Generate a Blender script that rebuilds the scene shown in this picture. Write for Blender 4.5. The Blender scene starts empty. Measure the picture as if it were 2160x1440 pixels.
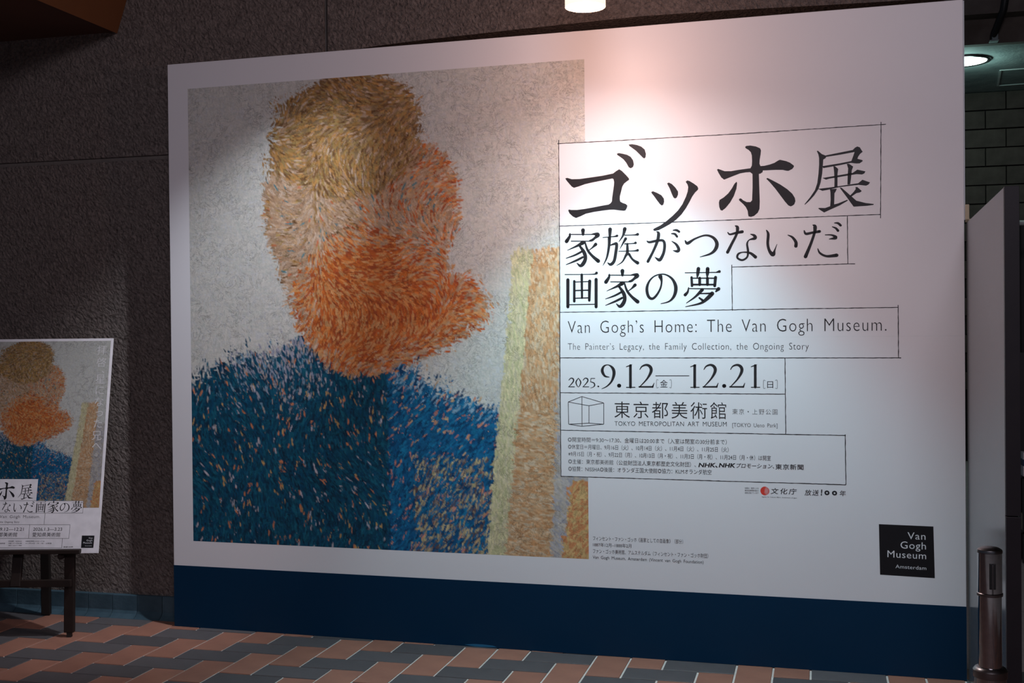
import bpy, bmesh, math, random
import numpy as np
from mathutils import Vector, Matrix

# ------------------------------------------------------------------ camera, world, lights, exposure
scene = bpy.context.scene
COL = scene.collection
random.seed(7)
YAW, PITCH, ROLL = 0.2583, -0.0103, -0.0098
CAM = Vector((3.3441, -4.5257, 1.4213))
cy, sy, cp, sp = math.cos(YAW), math.sin(YAW), math.cos(PITCH), math.sin(PITCH)
right = Vector((cy, sy, 0)); fwd = Vector((-sy*cp, cy*cp, sp)); up = right.cross(fwd)
r2 = math.cos(ROLL)*right + math.sin(ROLL)*up; u2 = -math.sin(ROLL)*right + math.cos(ROLL)*up
cam = bpy.data.objects.new('camera', bpy.data.cameras.new('camera'))
cam.matrix_world = Matrix((( r2.x, u2.x, -fwd.x, CAM.x), (r2.y, u2.y, -fwd.y, CAM.y), (r2.z, u2.z, -fwd.z, CAM.z), (0, 0, 0, 1)))
cam.data.sensor_width = 36; cam.data.lens = 40.902; cam.data.clip_end = 100
COL.objects.link(cam); scene.camera = cam

world = bpy.data.worlds.new('world'); scene.world = world; world.use_nodes = True
world.node_tree.nodes['Background'].inputs[0].default_value = (0.62, 0.74, 1.0, 1)
world.node_tree.nodes['Background'].inputs[1].default_value = 0.085

def spot(name, loc, target, watts, colour, angle, blend, radius):
    l = bpy.data.lights.new(name, 'SPOT'); l.energy = watts; l.color = colour
    l.spot_size = math.radians(angle); l.spot_blend = blend; l.shadow_soft_size = radius
    o = bpy.data.objects.new(name, l); o.location = loc
    o.rotation_euler = (Vector(target)-Vector(loc)).to_track_quat('-Z', 'Y').to_euler()
    COL.objects.link(o); return o
def area(name, loc, target, watts, colour, sx, sy_):
    l = bpy.data.lights.new(name, 'AREA'); l.energy = watts; l.color = colour; l.shape = 'RECTANGLE'; l.size = sx; l.size_y = sy_
    o = bpy.data.objects.new(name, l); o.location = loc
    o.rotation_euler = (Vector(target)-Vector(loc)).to_track_quat('-Z', 'Y').to_euler()
    COL.objects.link(o); return o
LAMP = Vector((2.49, -0.15, 2.647))            # bottom of the warm pendant
spot('pendant_cool_core', LAMP+Vector((0, 0, -0.02)), LAMP+Vector((0.04, 0.05, -1.0)), 110, (0.36, 0.84, 1.0), 88, 0.6, 0.05)
spot('pendant_beam', LAMP+Vector((0, 0, -0.02)), LAMP+Vector((0.04, 0.05, -1.0)), 60, (1.0, 0.84, 0.84), 150, 1.0, 0.05)
def point(name, loc, watts, colour, radius):
    l = bpy.data.lights.new(name, 'POINT'); l.energy = watts; l.color = colour; l.shadow_soft_size = radius
    o = bpy.data.objects.new(name, l); o.location = loc; COL.objects.link(o)
point('pendant_glow', LAMP+Vector((0, 0, -0.06)), 11, (1.0, 0.58, 0.48), 0.03)
area('hall_light_left', (-0.9, -3.2, 4.1), (0.6, 0.6, 1.2), 26, (0.70, 0.74, 1.0), 1.6, 0.8)
area('hall_light_right', (3.6, -5.2, 4.1), (2.6, 0.6, 0.9), 112, (0.88, 0.81, 0.94), 2.0, 1.0)
area('wall_graze_light', (-1.7, 0.05, 3.9), (-0.3, 0.62, 1.0), 10, (0.86, 0.86, 1.0), 0.25, 0.25)
spot('easel_spotlight', (1.80, -0.08, 3.25), (-0.30, 0.62, 0.05), 250, (0.84, 0.90, 1.0), 42, 1.0, 0.03)

vs = scene.view_settings
scene.display_settings.display_device = 'sRGB'
vs.view_transform = 'Standard'; vs.look = 'None'; vs.gamma = 1; vs.use_curve_mapping = False; vs.exposure = 0.0

# artwork layout measured on the boards, in 0.1 mm
G = {'go': ([[(19659, 20786), (19757, 20801), (19953, 20735), (20305, 20727), (20851, 20778), (21317, 20825), (21780, 20899), (21916, 20995), (22051, 21068), (22165, 20994), (22354, 20797), (22468, 20660), (22479, 20595), (22390, 20542), (22256, 20443), (22178, 20314), (22126, 20108), (22071, 19903), (22066, 19771), (22088, 19675), (22191, 19615), (22324, 19564), (22396, 19493), (22373, 19400), (22311, 19289), (22226, 19273), (22035, 19300), (21805, 19338), (21612, 19342), (21303, 19316), (20915, 19273), (20564, 19210), (20329, 19108), (20125, 19039), (19985, 19109), (19841, 19248), (19783, 19365), (19803, 19422), (19921, 19398), (20175, 19389), (20527, 19421), (20917, 19475), (21305, 19536), (21576, 19571), (21673, 19635), (21720, 19709), (21732, 19860), (21773, 20123), (21814, 20386), (21823, 20537), (21797, 20652), (21748, 20685), (21624, 20667), (21238, 20609), (20849, 20550), (20537, 20492), (20263, 20408), (20047, 20356), (19950, 20410), (19814, 20569), (19717, 20688)], [(22473, 22110), (22614, 22118), (22823, 22073), (23012, 21995), (23163, 21860), (23214, 21677), (23198, 21528), (23144, 21478), (23084, 21514), (22934, 21672), (22783, 21830), (22613, 21963), (22499, 22052)], [(21949, 21741), (22038, 21767), (22210, 21728), (22400, 21673), (22552, 21579), (22658, 21423), (22690, 21252), (22655, 21141), (22556, 21085), (22472, 21131), (22416, 21227), (22367, 21324), (22246, 21481), (22094, 21602), (21979, 21683)]], []), 'small_tsu': ([[(23431, 20035), (23506, 20062), (23675, 19987), (23863, 19878), (23967, 19732), (23981, 19600), (23942, 19471), (23881, 19436), (23803, 19495), (23673, 19669), (23542, 19861), (23449, 19978)], [(24111, 20372), (24186, 20403), (24316, 20334), (24465, 20178), (24575, 20005), (24574, 19875), (24517, 19747), (24442, 19713), (24379, 19760), (24313, 19904), (24221, 20151), (24148, 20292)], [(24902, 20408), (24970, 20457), (25062, 20431), (25246, 20311), (25393, 20194), (25433, 20099), (25411, 20037), (25299, 19938), (25168, 19758), (25055, 19539), (24904, 19285), (24716, 19031), (24491, 18816), (24227, 18638), (23964, 18497), (23737, 18393), (23567, 18364), (23500, 18400), (23511, 18449), (23587, 18491), (23814, 18596), (24079, 18774), (24343, 18989), (24569, 19204), (24757, 19458), (24908, 19768), (24984, 19988), (25008, 20173), (24979, 20286), (24932, 20355)]], []), 'ho': ([[(27391, 21745), (27441, 21788), (27612, 21795), (27838, 21744), (28007, 21659), (28044, 21568), (28024, 21397), (27984, 21169), (27976, 21016), (28020, 20918), (28171, 20922), (28396, 20965), (28584, 21024), (28734, 21113), (28809, 21143), (29051, 21078), (29218, 21001), (29365, 20880), (29376, 20833), (29309, 20741), (29160, 20669), (29085, 20672), (28918, 20718), (28619, 20732), (28320, 20731), (28113, 20733), (28101, 20665), (28018, 20607), (27950, 20595), (27958, 20211), (27967, 19826), (27979, 19442), (27962, 19135), (27893, 18984), (27741, 18855), (27608, 18818), (27514, 18844), (27495, 18922), (27477, 19077), (27403, 19234), (27290, 19373), (27139, 19514), (27120, 19572), (27170, 19613), (27223, 19595), (27291, 19527), (27442, 19444), (27594, 19438), (27662, 19512), (27671, 19685), (27685, 20030), (27688, 20376), (27686, 20607), (27584, 20689), (27414, 20685), (27186, 20657), (26919, 20565), (26516, 20421), (26402, 20511), (26288, 20710), (26224, 20849), (26263, 20886), (26347, 20855), (26538, 20776), (26806, 20764), (27111, 20803), (27415, 20831), (27604, 20849), (27662, 20954), (27675, 21146), (27665, 21377), (27628, 21513), (27535, 21614), (27421, 21689)], [(27031, 20313), (27053, 20250), (27021, 20020), (26912, 19716), (26757, 19452), (26564, 19227), (26429, 19124), (26353, 19150), (26304, 19276), (26290, 19470), (26318, 19578), (26491, 19675), (26684, 19841), (26838, 20047), (26946, 20236)], [(28249, 20382), (28299, 20414), (28467, 20322), (28802, 20128), (29098, 19912), (29301, 19713), (29400, 19538), (29422, 19404), (29373, 19272), (29298, 19218), (29223, 19194), (29131, 19244), (29002, 19401), (28836, 19637), (28614, 19952), (28391, 20230)]], []), 'ten': ([[(30656, 21233), (31203, 21318), (31710, 21397), (31801, 21487), (31891, 21531), (31992, 21488), (32027, 21419), (32099, 21302), (31997, 21225), (31925, 21124), (31888, 21032), (32086, 20966), (32096, 20920), (31977, 20840), (31851, 20839), (31635, 20875), (31200, 20803), (30543, 20713), (30514, 20798), (31127, 20870), (31653, 20950), (31708, 21097), (31782, 21311), (31202, 21228), (30663, 21168), (30582, 21154)], [(30291, 21426), (30335, 21439), (30492, 21291), (30638, 21226), (30655, 21131), (30545, 21061), (30525, 20778), (30497, 20477), (30437, 20139), (30354, 19878), (30169, 19601), (29946, 19364), (29798, 19237), (29787, 19264), (30021, 19551), (30207, 19827), (30301, 20107), (30351, 20484), (30379, 20861), (30381, 21126), (30356, 21278)], [(30504, 20314), (30595, 20321), (31197, 20400), (31704, 20466), (31885, 20589), (32201, 20503), (32154, 20419), (32064, 20382), (31848, 20407), (31196, 20324), (30796, 20274), (30649, 20236)], [(30325, 19872), (30757, 19906), (31412, 19976), (31918, 20036), (32081, 20168), (32378, 20046), (32313, 19963), (32223, 19922), (31917, 19969), (31194, 19910), (30720, 19817), (30500, 19785)], [(30945, 20777), (31018, 20762), (31133, 20655), (31106, 20449), (31103, 19921), (30976, 19908), (30985, 20266), (30969, 20568)], [(31472, 20846), (31562, 20841), (31724, 20721), (31669, 20573), (31638, 20274), (31600, 20005), (31492, 19995), (31505, 20355), (31525, 20655)], [(30800, 19840), (31077, 19847), (31029, 19736), (30981, 19662), (30964, 19210), (31117, 19242), (31480, 19378), (31509, 19347), (31189, 19164), (30824, 19008), (30567, 18893), (30458, 18965), (30330, 19064), (30367, 19090), (30605, 19073), (30806, 19141), (30826, 19404), (30821, 19707)], [(31175, 19899), (31266, 19877), (31554, 19601), (31841, 19326), (32200, 19218), (32515, 19168), (32504, 19131), (32271, 19103), (31984, 19095), (31731, 19086), (31624, 19241), (31445, 19511)], [(31809, 19883), (31881, 19880), (32053, 19712), (31987, 19658), (31843, 19634), (31626, 19485), (31583, 19532), (31735, 19687), (31815, 19797)]], []), 'ie': ([], [[(20432, 18499, 175), (20430, 18314, 114)], [(19850, 18377, 46), (19830, 18239, 115), (19694, 18038, 169)], [(19811, 18333, 46), (20916, 18298, 45)], [(20802, 18309, 38), (20954, 18315, 113), (21086, 18274, 196), (20953, 18148, 113), (20838, 18059, 114), (20732, 18036, 76)], [(19904, 18039, 46), (20800, 18012, 45)], [(20419, 17960, 190), (20189, 17837, 107), (19728, 17645, 23)], [(20284, 17815, 95), (20472, 17531, 160), (20527, 17269, 160), (20430, 17048, 171), (20296, 16958, 130), (20152, 17074, 38)], [(20397, 17589, 95), (20071, 17430, 84), (19667, 17299, 31)], [(20413, 17328, 95), (20107, 17187, 95), (19665, 17019, 31)], [(20515, 17976, 68), (20625, 17638, 106), (20832, 17372, 121), (21095, 17143, 170)], [(20988, 17869, 151), (20835, 17725, 68), (20682, 17618, 38)]]), 'ie_second': ([], [[(22151, 16692, 172), (22149, 16507, 112)], [(21580, 16564, 45), (21560, 16428, 113), (21426, 16227, 166)], [(21542, 16521, 45), (22626, 16497, 45)], [(22515, 16506, 37), (22663, 16514, 111), (22793, 16475, 193), (22662, 16349, 111), (22550, 16259, 112), (22445, 16236, 74)], [(21633, 16230, 45), (22512, 16212, 45)], [(22138, 16157, 187), (21913, 16032, 105), (21460, 15838, 23)], [(22006, 16012, 94), (22191, 15732, 157), (22244, 15473, 157), (22149, 15253, 168), (22017, 15163, 127), (21876, 15276, 37)], [(22116, 15788, 93), (21797, 15628, 83), (21400, 15494, 30)], [(22133, 15530, 93), (21832, 15387, 94), (21398, 15216, 30)], [(22232, 16174, 67), (22341, 15840, 104), (22544, 15578, 119), (22802, 15353, 167)], [(22697, 16072, 148), (22547, 15928, 67), (22397, 15820, 37)]]), 'zoku': ([], [[(21627, 18497, 169), (21613, 18183, 113)], [(21312, 18156, 38), (21782, 18178, 52), (21932, 18210, 112)], [(21594, 18129, 150), (21572, 17759, 120), (21473, 17281, 83), (21301, 16945, 23)], [(21591, 17796, 38), (21817, 17863, 112), (21910, 17842, 131), (21870, 17492, 135), (21791, 17125, 135), (21640, 16981, 131), (21509, 17058, 38)], [(22271, 18494, 168), (22194, 18220, 97), (22012, 17950, 30)], [(22269, 18225, 45), (22678, 18223, 52), (22827, 18244, 130)], [(22305, 18070, 130), (22172, 17853, 67), (22058, 17653, 22)], [(22265, 17850, 52), (22638, 17857, 52), (22731, 17880, 119)], [(22377, 17846, 93), (22374, 17478, 134), (22298, 17333, 104), (22147, 17079, 60), (21902, 16930, 22)], [(22001, 17544, 37), (22635, 17537, 52), (22821, 17558, 119)], [(22448, 17403, 112), (22595, 17178, 93), (22816, 17018, 148)]]), 'ga': ([], [[(23640, 18339, 29), (23731, 18245, 132), (23673, 17918, 132), (23486, 17484, 110), (23261, 17069, 125)], [(23231, 17938, 52), (23342, 17891, 103), (23674, 17947, 110), (23912, 17940, 110), (23984, 17762, 124), (23944, 17435, 124), (23814, 17165, 139), (23722, 17130, 132), (23565, 17244, 29)], [(24354, 18370, 44), (24500, 18366, 95), (24609, 18297, 94)], [(24280, 18227, 44), (24426, 18204, 95), (24516, 18092, 95)], [(24296, 17899, 36), (24477, 17766, 102), (24584, 17563, 131), (24529, 17473, 131), (24347, 17504, 29)]]), 'tsu': ([], [[(24860, 17911, 51), (24967, 17799, 137), (25276, 17978, 79), (25709, 18109, 79), (26031, 18009, 114), (26190, 17769, 150), (26135, 17519, 143), (25918, 17326, 93), (25486, 17204, 29)]]), 'ga_picture': ([], [[(19611, 16590, 38), (20824, 16574, 45), (21014, 16625, 129)], [(20357, 16566, 114), (20359, 15560, 99)], [(19735, 16355, 146), (19724, 15178, 138)], [(19801, 15270, 46), (20926, 15272, 45)], [(20993, 16347, 144), (20982, 15159, 136)], [(20022, 16293, 107), (20014, 15416, 115)], [(20079, 16255, 46), (20632, 16262, 46)], [(20708, 16279, 144), (20681, 15443, 114)], [(20037, 15883, 61), (20666, 15889, 61)], [(20034, 15547, 54), (20663, 15555, 53)]]), 'no': ([], [[(23789, 16416, 183), (23842, 16195, 88), (23785, 15904, 81), (23617, 15615, 96), (23432, 15471, 110), (23267, 15584, 125), (23207, 15915, 126), (23328, 16243, 81), (23587, 16457, 59), (23955, 16504, 59), (24282, 16314, 102), (24444, 15964, 153), (24386, 15601, 131), (24165, 15350, 73), (23805, 15253, 29)]]), 'yume': ([], [[(24848, 16545, 36), (26198, 16536, 43)], [(26145, 16537, 36), (26288, 16570, 121)], [(25410, 16706, 158), (25379, 16490, 130), (25353, 16309, 36)], [(25798, 16697, 158), (25786, 16481, 136), (25767, 16318, 36)], [(25118, 16350, 101), (25133, 15987, 108)], [(25118, 16314, 51), (26125, 16292, 57)], [(26125, 16329, 129), (26087, 15968, 122)], [(25134, 16042, 80), (26087, 16023, 72)], [(25461, 16307, 122), (25459, 16035, 122)], [(25785, 16300, 122), (25782, 16029, 122)], [(24988, 15918, 43), (24950, 15737, 94), (24841, 15611, 138)], [(25006, 15874, 43), (26157, 15841, 50)], [(26246, 15839, 157), (26138, 15733, 71)], [(25565, 15816, 144), (25256, 15513, 87), (24892, 15265, 29)], [(25438, 15655, 50), (25941, 15653, 79)], [(25977, 15646, 179), (25760, 15432, 158), (25470, 15238, 94), (24855, 15109, 29)], [(25436, 15474, 72), (25579, 15363, 108)]]), 'na': ([], [[(26651, 18201, 44), (26741, 18117, 80), (26996, 18171, 102), (27250, 18211, 130)], [(26962, 18467, 44), (27052, 18390, 138), (27014, 18116, 109), (26811, 17717, 116), (26634, 17372, 131)], [(27593, 18097, 36), (27736, 18038, 115), (27772, 17926, 137), (27537, 17860, 50), (27445, 17698, 79), (27479, 17403, 94), (27441, 17147, 79), (27241, 17024, 87), (27043, 17121, 87), (27080, 17286, 87), (27280, 17354, 51), (27569, 17309, 101), (27784, 17138, 137)]]), 'i': ([], [[(28241, 18241, 43), (28311, 18074, 114), (28290, 17673, 114), (28359, 17379, 121), (28501, 17229, 178), (28574, 17409, 64), (28665, 17644, 21)], [(29112, 18012, 35), (29288, 17916, 92), (29428, 17712, 127), (29427, 17548, 141)]]), 'da': ([], [[(29766, 18172, 49), (29835, 18043, 105), (30099, 18082, 98), (30379, 18123, 119)], [(30118, 18396, 42), (30198, 18321, 147), (30169, 18051, 112), (30025, 17621, 112), (29811, 17103, 148)], [(30605, 17972, 35), (30865, 17956, 69), (31021, 17844, 139), (30760, 17798, 28)], [(30304, 17415, 35), (30390, 17232, 84), (30651, 17098, 97), (31051, 17124, 145)], [(30973, 18449, 35), (31111, 18434, 90), (31215, 18340, 97)], [(30885, 18298, 35), (31023, 18232, 83), (31109, 18128, 104)]]), 'date': ([], [[(22872, 12441, 32), (22973, 12579, 64), (23173, 12638, 95), (23331, 12539, 135), (23350, 12342, 127), (23168, 12025, 72), (22838, 11676, 32)], [(22838, 11696, 64), (23423, 11698, 71)], [(23415, 11690, 71), (23484, 11860, 24)], [(22284, 12560, 32), (22433, 12611, 48), (22526, 12651, 32)], [(22465, 12611, 120), (22457, 11686, 120)], [(22284, 11673, 40), (22654, 11675, 40)], [(25044, 12558, 31), (25188, 12609, 47), (25278, 12648, 31)], [(25220, 12609, 117), (25212, 11698, 117)], [(25045, 11685, 39), (25403, 11687, 39)], [(25607, 12441, 31), (25704, 12577, 62), (25898, 12636, 93), (26052, 12538, 131), (26070, 12344, 123), (25893, 12032, 70), (25573, 11687, 31)], [(25574, 11707, 62), (26142, 11709, 69)], [(26134, 11702, 69), (26201, 11869, 23)], [(26719, 12441, 31), (26816, 12577, 61), (27007, 12635, 91), (27159, 12538, 129), (27177, 12344, 122), (27003, 12034, 69), (26687, 11692, 31)], [(26687, 11712, 61), (27248, 11714, 68)], [(27240, 11706, 68), (27306, 11873, 23)], [(27570, 12557, 30), (27710, 12607, 45), (27797, 12645, 30)], [(27740, 12607, 113), (27734, 11708, 113)], [(27571, 11696, 38), (27919, 11698, 38)], [(19739, 11977, 33), (19822, 12058, 41), (19925, 12038, 58), (19945, 11937, 58), (19841, 11796, 41), (19724, 11682, 25)], [(19724, 11682, 37), (19984, 11684, 37)], [(20378, 11978, 33), (20460, 12059, 41), (20563, 12039, 57), (20582, 11939, 57), (20478, 11798, 41), (20363, 11685, 25)], [(20363, 11685, 37), (20621, 11686, 37)], [(20165, 12066, 25), (20056, 11877, 58), (20161, 11676, 25), (20270, 11878, 58), (20165, 12066, 25)], [(20898, 12052, 33), (20727, 12052, 33)], [(20727, 12052, 29), (20705, 11899, 29)], [(20705, 11907, 33), (20847, 11859, 49), (20887, 11759, 57), (20825, 11679, 33), (20702, 11638, 20)], [(21042, 11708, 69), (21054, 11704, 69)], [(21529, 12113, 32), (21339, 12161, 89), (21227, 12380, 130), (21302, 12580, 81), (21494, 12640, 41), (21687, 12500, 121), (21745, 12261, 137), (21641, 11942, 89), (21437, 11722, 57), (21200, 11601, 24)], [(21955, 11744, 169), (21971, 11744, 169)], [(26442, 11750, 161), (26457, 11750, 161)], [(23558, 12172, 32), (24974, 12175, 31)], [(23664, 11987, 16), (23593, 11987, 16), (23590, 11679, 16), (23661, 11679, 16)], [(24146, 11988, 16), (24217, 11988, 16), (24214, 11682, 16), (24143, 11681, 16)], [(28151, 11976, 15), (28075, 11975, 15), (28073, 11667, 15), (28149, 11668, 15)], [(28557, 11984, 15), (28632, 11985, 15), (28629, 11666, 15), (28554, 11666, 15)]])}
LN = [('mark', 27, [(19701, 11021), (20313, 11263)]), ('mark', 27, [(20313, 11263), (21280, 10989)]), ('mark', 27, [(21280, 10989), (20626, 10864)]), ('mark', 27, [(20626, 10864), (19701, 11021)]), ('mark', 27, [(19701, 11021), (19712, 10049)]), ('mark', 27, [(20313, 11263), (20309, 9964)]), ('mark', 27, [(21280, 10989), (21271, 10069)]), ('mark', 27, [(20626, 10864), (20618, 10105)]), ('mark', 27, [(19712, 10049), (20309, 9964)]), ('mark', 27, [(20309, 9964), (21271, 10069)]), ('mark', 27, [(21271, 10069), (20618, 10105)]), ('mark', 27, [(20618, 10105), (19712, 10049)]), ('frame', 30, [(19379, 22474), (19378, 19058), (19371, 16156), (19341, 13043), (19343, 10965), (19344, 7740)]), ('frame', 30, [(19324, 22311), (21931, 22305), (27166, 22309), (33008, 22367)]), ('frame', 30, [(32817, 22474), (32774, 18579)]), ('frame', 30, [(19353, 18707), (25559, 18717), (32784, 18732)]), ('frame', 30, [(31483, 18722), (31485, 16747)]), ('frame', 30, [(26790, 16744), (31775, 16759)]), ('frame', 30, [(26802, 16843), (26815, 14912)]), ('frame', 30, [(19360, 14942), (26796, 14952), (33437, 14954)]), ('frame', 30, [(33429, 15050), (33434, 12921)]), ('frame', 30, [(19341, 12949), (33534, 12911)]), ('frame', 30, [(28956, 12924), (28962, 9761)]), ('frame', 30, [(19326, 11422), (28945, 11417)]), ('frame', 30, [(19353, 9779), (25885, 9758), (31339, 9739)]), ('frame', 30, [(31339, 9778), (31353, 7716)]), ('frame', 30, [(19333, 7761), (31353, 7716)])]
T = [('english_title', 'Van Gogh’s Home: The Van Gogh Museum.', 19713, 14026, 32975, 14009, 539, 'cap', 1.12, -0.014, 0), ('english_title', 'The Painter’s Legacy, the Family Collection, the Ongoing Story', 19706, 13301, 29913, 13264, 286, 'cap', 1.1, -0.013, 0), ('date', '金', 23740, 11832, 24065, 11833, 325, 'em', 1, 0, 0), ('date', '日', 28225, 11818, 28467, 11819, 297, 'em', 1, 0, 0), ('venue', '東京都美術館', 21744, 10707, 26526, 10703, 698, 'em', 1.2, -0.004, 0), ('venue', 'TOKYO METROPOLITAN ART MUSEUM', 21748, 10009, 26541, 10044, 193, 'cap', 1.05, -0.006, 0), ('venue', '東京・上野公園', 26782, 10676, 28632, 10674, 229, 'em', 1.25, -0.01, 0), ('venue', '[TOKYO Ueno Park]', 26777, 10027, 28627, 10032, 164, 'cap', 1.0, -0.008, 0), ('visitor_notes', '◎開室時間＝9:30〜17:30、金曜日は20:00まで（入室は閉室の30分前まで）', 19669, 9379, 26536, 9384, 208, 'em', 1, 0, 0), ('visitor_notes', '◎休室日＝月曜日、9月16日（火）、10月14日（火）、11月4日（火）、11月25日（火）', 19677, 9068, 26612, 9065, 208, 'em', 1, 0, 0), ('visitor_notes', '※9月15日（月・祝）、9月22日（月）、10月13日（月・祝）、11月3日（月・祝）、11月24日（月・休）は開室', 19684, 8756, 28348, 8742, 208, 'em', 1, 0, 0), ('visitor_notes', '◎主催：東京都美術館（公益財団法人東京都歴史文化財団）、', 19681, 8424, 25236, 8404, 208, 'em', 1, 0, 0), ('visitor_notes', 'NHK、', 25335, 8306, 26152, 8315, 171, 'cap', 1, 0.03, 0.2), ('visitor_notes', 'NHK', 26191, 8316, 26902, 8322, 170, 'cap', 1, 0.035, 0.2), ('visitor_notes', 'プロモーション、', 26932, 8403, 28481, 8409, 200, 'em', 1, 0.01, 0.2), ('visitor_notes', '東京新聞', 28529, 8390, 29670, 8397, 218, 'em', 1.1, 0.012, 0), ('visitor_notes', '◎協賛：NISSHA◎後援：オランダ王国大使館◎協力：KLMオランダ航空', 19678, 8102, 25892, 8098, 208, 'em', 1, 0, 0), ('sponsor_marks', '本展は、政府による', 27268, 7464, 27834, 7470, 72, 'em', 1, 0, 0), ('sponsor_marks', '美術品補償制度の', 27267, 7365, 27833, 7371, 72, 'em', 1, 0, 0), ('sponsor_marks', '適用を受けています', 27267, 7265, 27833, 7272, 72, 'em', 1, 0, 0), ('sponsor_marks', '文化庁', 28328, 7375, 29395, 7377, 238, 'em', 1.3, 0.008, 0.15), ('sponsor_marks', 'Agency for Cultural Affairs, Government of Japan', 27967, 7097, 29393, 7091, 48, 'cap', 1, 0, 0), ('sponsor_marks', '放送', 29700, 7350, 30270, 7357, 236, 'em', 1.15, 0.006, 0.15), ('sponsor_marks', '年', 31098, 7358, 31342, 7361, 224, 'em', 1, 0.006, 0.1), ('sponsor_marks', '!', 30354, 7258, 30420, 7260, 225, 'cap', 1, 0.045, 0.15), ('artwork_caption', 'フィンセント・ファン・ゴッホ《画家としての自画像》（部分）', 20751, 5099, 24666, 5105, 186, 'em', 1, 0, 0), ('artwork_caption', '1887年12月–1888年2月', 20748, 4820, 22438, 4829, 166, 'em', 1, 0, 0), ('artwork_caption', 'ファン・ゴッホ美術館、アムステルダム（フィンセント・ファン・ゴッホ財団）', 20746, 4541, 25724, 4544, 186, 'em', 1, 0, 0), ('artwork_caption', 'Van Gogh Museum, Amsterdam (Vincent van Gogh Foundation)', 20732, 4209, 25522, 4207, 132, 'cap', 1, 0, 0), ('museum_badge', 'Van', 33736, 5582, 34424, 5581, 279, 'cap', 1.08, 0, 0), ('museum_badge', 'Gogh', 33463, 5196, 34436, 5189, 285, 'cap', 1.08, 0, 0), ('museum_badge', 'Museum', 32955, 4817, 34440, 4797, 276, 'cap', 1.08, 0, 0), ('museum_badge', 'Amsterdam', 33264, 4385, 34444, 4361, 145, 'cap', 1.05, 0, 0)]
PATCH = [(19399, 22307), (21931, 22305), (21801, 7741), (19355, 7761)]
BADGE = [(32633, 6147), (34724, 6128), (34767, 4047), (32666, 4088)]
EMB = (28096, 7369, 183)
RINGS = [(30600, 7363, 98), (30901, 7360, 98)]
SCUFF = [(14808, 74), (15257, 129), (15703, 132), (16146, 108), (16323, 56)]
PT = [('english_title', 'The Van Gogh Museum.', 2058, 1674, 4444, 1651, 133, 'cap', 1.1, -0.008, 0), ('english_title', 'Family Collection, the Ongoing Story', 1656, 1457, 3482, 1440, 71, 'cap', 1, 0, 0), ('date', '9.12—12.21', 2603, 1074, 3715, 1063, 150, 'cap', 1, 0, 0), ('date', '2026.1.3—3.23', 4160, 1059, 5516, 1046, 150, 'cap', 1, 0, 0), ('venue', '東京都美術館', 2119, 903, 3430, 890, 198, 'em', 1, 0, 0), ('venue', '愛知県美術館', 4141, 883, 5452, 871, 198, 'em', 1, 0, 0), ('visitor_notes', '◎協賛：NISSHA', 3047, 587, 3668, 581, 57, 'em', 1, 0, 0), ('visitor_notes', '◎開室時間＝9:30〜17:30', 3846, 579, 4733, 571, 57, 'em', 1, 0, 0), ('visitor_notes', '◎後援：オランダ王国大使館', 3055, 488, 3677, 482, 57, 'em', 1, 0, 0), ('visitor_notes', '※11月24日（月・休）は開室', 3854, 481, 5074, 469, 57, 'em', 1, 0, 0), ('visitor_notes', '◎協力：KLMオランダ航空', 3064, 390, 3685, 384, 57, 'em', 1, 0, 0), ('visitor_notes', '◎主催：東京都美術館', 2101, 498, 2900, 490, 57, 'em', 1, 0, 0), ('sponsor_marks', '放送100年', 5631, 300, 6096, 295, 66, 'em', 1, 0.006, 0.2), ('museum_badge', 'Van', 6789, 660, 6971, 659, 79, 'cap', 1.05, 0, 0), ('museum_badge', 'Gogh', 6697, 552, 6970, 549, 79, 'cap', 1.05, 0, 0), ('museum_badge', 'Museum', 6550, 444, 6960, 440, 79, 'cap', 1.05, 0, 0), ('museum_badge', 'Amsterdam', 6637, 323, 6958, 320, 35, 'cap', 1.05, 0, 0)]
PL = [[(238, 2501), (4175, 2463)], [(296, 1919), (6433, 1860)], [(6413, 2430), (6429, 1853)], [(4176, 2452), (6413, 2430)], [(4660, 1870), (4647, 1351)], [(349, 1389), (5872, 1328)], [(414, 744), (5877, 691)], [(3975, 1347), (3979, 709)], [(5870, 1328), (5866, 691)], [(5566, 694), (5567, 256)], [(458, 306), (5567, 256)]]
PPATCH = [[(136, 3519), (4198, 3479), (4187, 2463), (238, 2501)], [(238, 2501), (6412, 2441), (6434, 1853), (297, 1913)]]
PBADGE = [(6467, 817), (7055, 811), (7041, 242), (6465, 248)]
VERT = [('拝', 6776, 9719), ('啓', 6796, 9111), ('、', 7033, 8767), ('星', 6799, 8292), ('に', 6804, 7748), ('な', 6811, 7185), ('っ', 6871, 6657), ('た', 6832, 6121), ('兄', 6819, 5543), ('へ', 6855, 5044), ('。', 6987, 4734)]
PG = [('ten', 3304, 2513, 4030, 3257), ('ho', 2332, 2523, 3144, 3346), ('small_tsu', 1458, 2408, 2092, 2928), ('go', 473, 2634, 1238, 3402), ('na', 2632, 1950, 2977, 2418), ('i', 3150, 1975, 3510, 2357), ('da', 3624, 1940, 4095, 2413), ('ga_picture', 4199, 1913, 4629, 2408), ('ie_second', 4763, 1907, 5237, 2417), ('no', 5351, 1923, 5762, 2329), ('yume', 5883, 1887, 6361, 2407), ('tsu', 2023, 2002, 2444, 2306)]

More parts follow.
